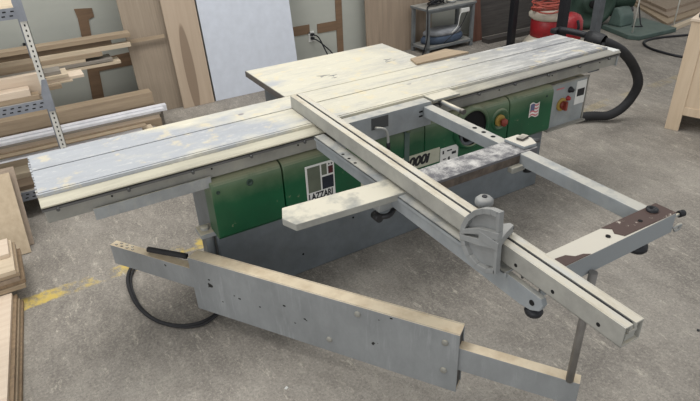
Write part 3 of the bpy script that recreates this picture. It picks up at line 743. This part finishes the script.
for k in range(6):
    x1 = [-.222, -.215, -.235, -.228, -.24, -.252][k]; y0 = [.66, .67, .665, .67, .66, .80][k]; h = .024
    o = B(-.9, x1, y0, [1.02, 1.0, 1.01, 1.0, .99, .97][k], zz, zz+h, ).build('stacked_board', [m_tan, m_plyedge, m_ply, m_tan, m_maple, m_pink][k], None, .0012); tag(o, pq[k], 'board', 'small board pile at lower left')
    zz += h+.0005

# ================================================================== right background
# cart
ca = .03; cr = root('tool_cart', (0, 0, 0), 'small grey steel cart with coiled hose and tools by the back wall', 'cart')
W_, D_ = .70, .30
for x in (0, W_-.035):
    for y in (0, D_-.035): B(x, x+.035, y, y+.035, 0, .49).build('leg', m_cart, cr)
mb = MB().box(-.012, W_+.012, -.012, D_+.012, .49, .515); mb.build('top_shelf', m_cart, cr, .003)
B(0, W_, 0, D_, .055, .085).build('bottom_shelf', m_cart, cr, .002)
B(.036, W_-.036, .004, .012, .465, .489).build('rail', m_cart, cr)
cr.location = (4.12, 2.92, 0); cr.rotation_euler.z = ca
cM = Matrix.Translation((4.12, 2.92, 0)) @ Matrix.Rotation(ca, 4, 'Z')
def cp(x, y, z): return tuple(cM @ Vector((x, y, z)))
mb = MB().lathe(cp(.28, .135, .086), (0, 0, 1), [(0, 0), (.19, .0), (.23, .03), (.235, .07), (.21, .10), (0, .105)], 28); mb = mb
# the lower blue-grey bundle, in two layers
c0 = Vector(cp(.28, .135, .086)); bag = MB()
def disc(o_, rx, ry, h, z): 
    b = MB(); N = 28; prof = [(.001, 0), (.9, .0), (1, .3), (1, .7), (.88, 1), (.001, 1)]; v = []; f = []
    for r_, hh in prof:
        for i in range(N):
            t_ = 2*math.pi*i/N; p = Vector((rx*r_*math.cos(t_)*(1+.04*math.sin(5*t_)), ry*r_*math.sin(t_), z+h*hh)); v.append(cM @ (Vector((.35, .15, 0))+p))
    for k in range(len(prof)-1):
        for i in range(N): j = (i+1) % N; f.append((k*N+i, k*N+j, (k+1)*N+j, (k+1)*N+i))
    b.add(v, f, 0, True); return b
o = disc(0, .30, .14, .085, .086).build('folded_cloth', m_blue); tag(o, 'dark blue rounded bundle on the bottom shelf of the cart', 'bundle')
o = disc(0, .27, .13, .06, .172).build('folded_cloth', m_bluelt); tag(o, 'light grey round bundle lying on the dark blue one in the cart', 'bundle')
# tangled black cable on the cart
pts = []
for i in range(60):
    t_ = i*.72; pts.append(cp(.22+.12*math.cos(t_)+.02*math.sin(i*1.7), .13+.07*math.sin(t_*1.13), .527+.0016*i+.01*abs(math.sin(i*2.3))))
o = MB().tube(pts, .009, 7, sub=4).build('cable_coil', m_black); tag(o, 'tangled black cable heaped on top of the cart', 'cable')
jr = root('metal_dish', cp(.44, .13, .516), 'shiny round metal dish on top of the cart', 'dish')
MB().lathe(cp(.44, .13, .516), (0, 0, 1), [(0, .002), (.05, .0), (.06, .03), (.056, .03), (.046, .008), (0, .008)], 24).build('bowl', m_alu, jr)
jb = root('metal_tin', cp(.60, .14, .516), 'small silver tin at the right on top of the cart', 'tin')
MB().lathe(cp(.60, .14, .516), (0, 0, 1), [(0, 0), (.04, 0), (.04, .03), (0, .03)], 20).build('body', m_galv, jb)
ps = root('power_strip', cp(.42, -.014, .43), 'white power adapter with cords hanging under the top of the cart', 'power strip')
MB().obox(cp(.46, -.0125, .42), Vector(cp(.12, 0, 0))-Vector(cp(0, 0, 0)), Vector(cp(0, -.03, 0))-Vector(cp(0, 0, 0)), (0, 0, .045)).build('body', m_whitep, ps, .005)
MB().tube([cp(0.47, -.03, .44), cp(0.44, -.03, .38), cp(0.42, -.03, .28), cp(0.34, -.025, .21)], .005, 7).build('cord', m_whitep, ps)
MB().tube([cp(0.57, -.03, .44), cp(0.50, -.035, .32), cp(0.43, -.03, .24), cp(.22, -.035, .12)], .005, 7).build('cord', m_black, ps)
o = MB().tube([cp(.10, .10, .53), cp(.0, .02, .53), cp(-.03, -.03, .46), cp(-.03, -.03, .2), cp(-.05, .02, .01), cp(-.10, -.1, .01)], .008, 8).build('hanging_cord', m_black); tag(o, 'black cord hanging down the left side of the cart', 'cable')

# dust collector drum with canvas bags and coiled red hose
dc = root('dust_collector', (5.5, 2.42, 0), 'red and white canvas dust collector by the back wall', 'dust collector')
dx, dy = 5.47, 2.40
MB().lathe((dx, dy, 0), (0, 0, 1), [(0, .0), (.25, .0), (.27, .04), (.22, .09), (.19, .13)], 32).build('lower_bag', m_canvas, dc)
MB().lathe((dx, dy, 0), (0, 0, 1), [(.185, .12), (.195, .125), (.20, .31), (.19, .315)], 36).build('drum_band', m_red, dc)
MB().lathe((dx, dy, 0), (0, 0, 1), [(.192, .315), (.23, .345), (.23, .38), (.17, .41), (0, .42)], 32).build('upper_bag', m_canvas, dc)
pts = []
for i in range(90):
    t_ = i*.5; pts.append((5.34+(.17+.03*math.sin(i*.9))*math.cos(t_), 2.34+(.13+.03*math.cos(i*.7))*math.sin(t_), .43+.0012*i+.008*math.sin(i*1.3)))
o = MB().tube(pts, .009, 7, sub=2).build('air_hose_coil', m_hoseR); tag(o, 'coiled orange-red air hose on top of the dust collector', 'hose')
o = MB().tube([(5.50, 2.30, .48), (5.50, 2.10, .40), (5.47, 2.11, .32), (5.38, 2.12, .20)], .007, 8).build('dangling_cord', m_black); tag(o, 'thin black cord hanging down the front of the red drum', 'cable')
# uprights
for (x, y, s_, h, m_, lb) in ((5.10, 2.60, .07, 2.0, m_black, 'black square upright left of the red drum'), (4.74, 1.60, .075, 2.0, m_black, 'thick black upright in front of the red drum'), (5.12, 1.50, .075, 2.0, m_post, 'grey square upright right of the thick black one')):
    r = root('steel_upright', (x, y, 0), lb, 'post')
    B(x-s_/2, x+s_/2, y-s_/2, y+s_/2, .012, h).build('post', m_, r, .004); B(x-s_, x+s_, y-s_, y+s_, 0, .012).build('base_plate', m_, r)
# red shop vacuum
sv = root('shop_vacuum', (5.16, 1.84, 0), 'red dome-topped shop vacuum behind the end of the saw table', 'vacuum cleaner')
vx, vy = 5.16, 1.84
MB().lathe((vx, vy, 0), (0, 0, 1), [(0, .02), (.11, .02), (.125, .06), (.12, .25), (.12, .27)], 32).build('tank', m_dark, sv)
MB().lathe((vx, vy, 0), (0, 0, 1), [(.125, .265), (.128, .36), (.12, .44), (.09, .49), (.04, .515), (0, .517)], 32).build('motor_head', m_red, sv)
MB().tube([(vx-.09, vy-.13, .33), (vx-.08, vy-.17, .40), (vx-.07, vy-.14, .47)], .014, 10).build('handle', m_black, sv)
for k in range(4):
    a = math.pi/4+k*math.pi/2; MB().cyl((vx+.09*math.cos(a), vy+.09*math.sin(a), 0), (vx+.09*math.cos(a), vy+.09*math.sin(a), .05), .02, n=12).build('foot', m_rubber, sv)

# pedestal sander
sd = root('disc_sander', (6.8, 2.2, 0), 'old green disc grinder on a flat green base at the back right', 'grinder')
MB().prism([(6.60, 2.56, 0), (6.40, 2.0, 0), (6.45, 1.87, 0), (7.12, 1.84, 0), (7.28, 2.42, 0)], (0, 0, .055)).build('base_plate', m_sander, sd, .01)
MB().prism([(6.62, 2.46, .055), (6.62, 2.26, .055), (6.64, 2.28, .18), (6.64, 2.36, .27), (6.64, 2.42, .27)], (.24, .0, 0)).build('pedestal', m_sander, sd, .02)
wh = MB().lathe((6.42, 2.62, .33), (-.55, -1, .0), [(0, -.10), (.16, -.10), (.30, -.06), (.315, -.02), (.315, .05), (.30, .07), (.25, .075), (.24, .06), (.12, .06), (.11, .09), (.06, .10), (0, .10)], 40).build('wheel_housing', m_sander_d, sd)
MB().lathe((6.42, 2.62, .33), (-.55, -1, .0), [(.045, .10), (.045, .14), (0, .142)], 20).build('hub', m_hole, wh)
MB().cyl((6.50, 2.70, .33), (6.95, 2.40, .36), .12, n=28).build('motor', m_sander_d, sd)
MB().tube([(6.75, 2.2, .06), (6.84, 2.12, .064), (6.92, 2.2, .07), (6.95, 2.3, .3)], .008, 8).build('cord', m_black, sd)
for (x, y, lb) in ((6.52, 2.02, 'thin light rod standing on the green base, left one'), (7.22, 1.95, 'thin light rod standing right of the green base')):
    zb = .055 if x < 7 else 0
    o = MB().cyl((x, y, zb), (x+.05, y+.02, zb+.9), .008, n=8).build('thin_rod', m_cream); tag(o, lb, 'rod')
# clutter behind the base
o = MB().lathe((7.42, 2.95, .0), (0, 0, 1), [(0, 0), (.2, 0), (.24, .05), (.22, .11), (.1, .13), (0, .13)], 24).build('rubber_bundle', m_dark); tag(o, 'black bundle on the floor behind the green grinder', 'bundle')
o = MB().tube([(7.28, 2.9, .152), (7.38, 2.85, .154), (7.50, 2.88, .154), (7.54, 2.98, .154), (7.40, 3.02, .154)], .022, 8).build('red_strap', m_red); tag(o, 'red strap lying on the black bundle behind the grinder', 'strap')
o = B(6.8, 7.1, 2.86, 3.05, 0, .14).build('equipment_case', m_cart, None, .02); tag(o, 'grey case on the floor behind the grinder', 'case')
# floor cords at right
o = MB().tube([(7.3, 1.55, .012), (6.9, 1.72, .012), (6.62, 1.80, .012), (6.40, 1.77, .012), (6.25, 1.60, .012), (6.20, 1.38, .012), (6.21, 1.18, .012), (6.32, 1.0, .012), (6.6, .8, .012)], .014, 8, sub=8).build('extension_cord', m_black); tag(o, 'black cord looping on the floor in front of the green base', 'cable')
# sheets at upper right
GQ = 'large tan sheets lying at the upper right'
for k, (a, b, c_, d, h0, h1, m_, lb) in enumerate((
    ((7.32, 2.10), (8.9, 2.30), (8.9, 3.2), (8.1, 3.2), .0, .03, m_tan, 'bottom tan sheet lying on the floor at upper right'),
    ((7.57, 2.25), (9.4, 2.45), (9.4, 3.3), (8.2, 3.3), .031, .055, m_ply, 'second tan sheet lying above the bottom one at upper right'),
    ((7.77, 2.42), (9.4, 2.60), (9.4, 3.3), (8.3, 3.3), .056, .09, m_ply, 'top tan sheet of the flat pile at upper right'))):
    o = MB().prism([(*p, h0) for p in (a, b, c_, d)], (0, 0, h1-h0)).build('wood_sheet', m_, None, .002); tag(o, lb, 'sheet', GQ)
o = B(7.2, 8.3, 1.86, 1.93, 0, .04).build('wood_plank', m_maple); o.location = (7.75, 2.02, 0); o.rotation_euler.z = .16; tag(o, 'narrow pale plank on the floor beside the flat tan sheets', 'board')

# wooden cabinet at the right edge
cx = root('wooden_cabinet', (0, 0, 0), 'unfinished maple cabinet standing at the right edge of the photo', 'cabinet')
Wc, Dc, Hc = .95, .55, .845      # local: front plane y=0, running +x, depth +y
B(0, .10, 0, .02, 0, Hc).build('stile', m_cab, cx, .0015); B(Wc-.10, Wc, 0, .02, 0, Hc).build('stile', m_cab, cx, .0015)
B(.1, Wc-.1, .001, .02, .135, .20).build('rail', m_cab, cx, .0015); B(.1, Wc-.1, .001, .02, Hc-.07, Hc).build('rail', m_cab, cx, .0015)
B(.1, Wc-.1, .008, .016, .20, Hc-.07).build('front_panel', m_cab, cx)
B(0, .018, .02, Dc, .0, Hc).build('side_panel', m_pink, cx); B(Wc-.018, Wc, .02, Dc, 0, Hc).build('side_panel', m_pink, cx)
B(.018, Wc-.018, .02, Dc, .135, .15).build('bottom_panel', m_cab, cx); B(.018, Wc-.018, Dc-.012, Dc, .15, Hc).build('back_panel', m_cab, cx)
B(-.008, Wc+.008, -.012, Dc+.008, Hc, Hc+.02).build('top_panel', m_pink, cx, .002)
cx.location = (4.385, .15, 0); cx.rotation_euler.z = math.atan2(-.098, .032)
cMx = Matrix.Translation((4.385, .15, 0)) @ Matrix.Rotation(math.atan2(-.098, .032), 4, 'Z')
bx = MB().box(.03, .6, .02, .42, Hc+.021, Hc+.06); bx.v = [cMx @ v for v in bx.v]
o = bx.build('black_case', m_black, None, .012); tag(o, 'flat black case lying on top of the wooden cabinet', 'case')
# small debris on the floor near the saw
for k, (x, y, lb) in enumerate(((.66, -.62, 'small white chip on the floor in front of the swing arm'), (2.42, -1.35, 'small dark scrap on the floor right of the fence end'))):
    o = MB().obox((x, y, 0), (.012, .006, 0), (-.005, .01, 0), (0, 0, .004)).build('wood_chip', m_whitep if k == 0 else m_dark); tag(o, lb, 'chip')
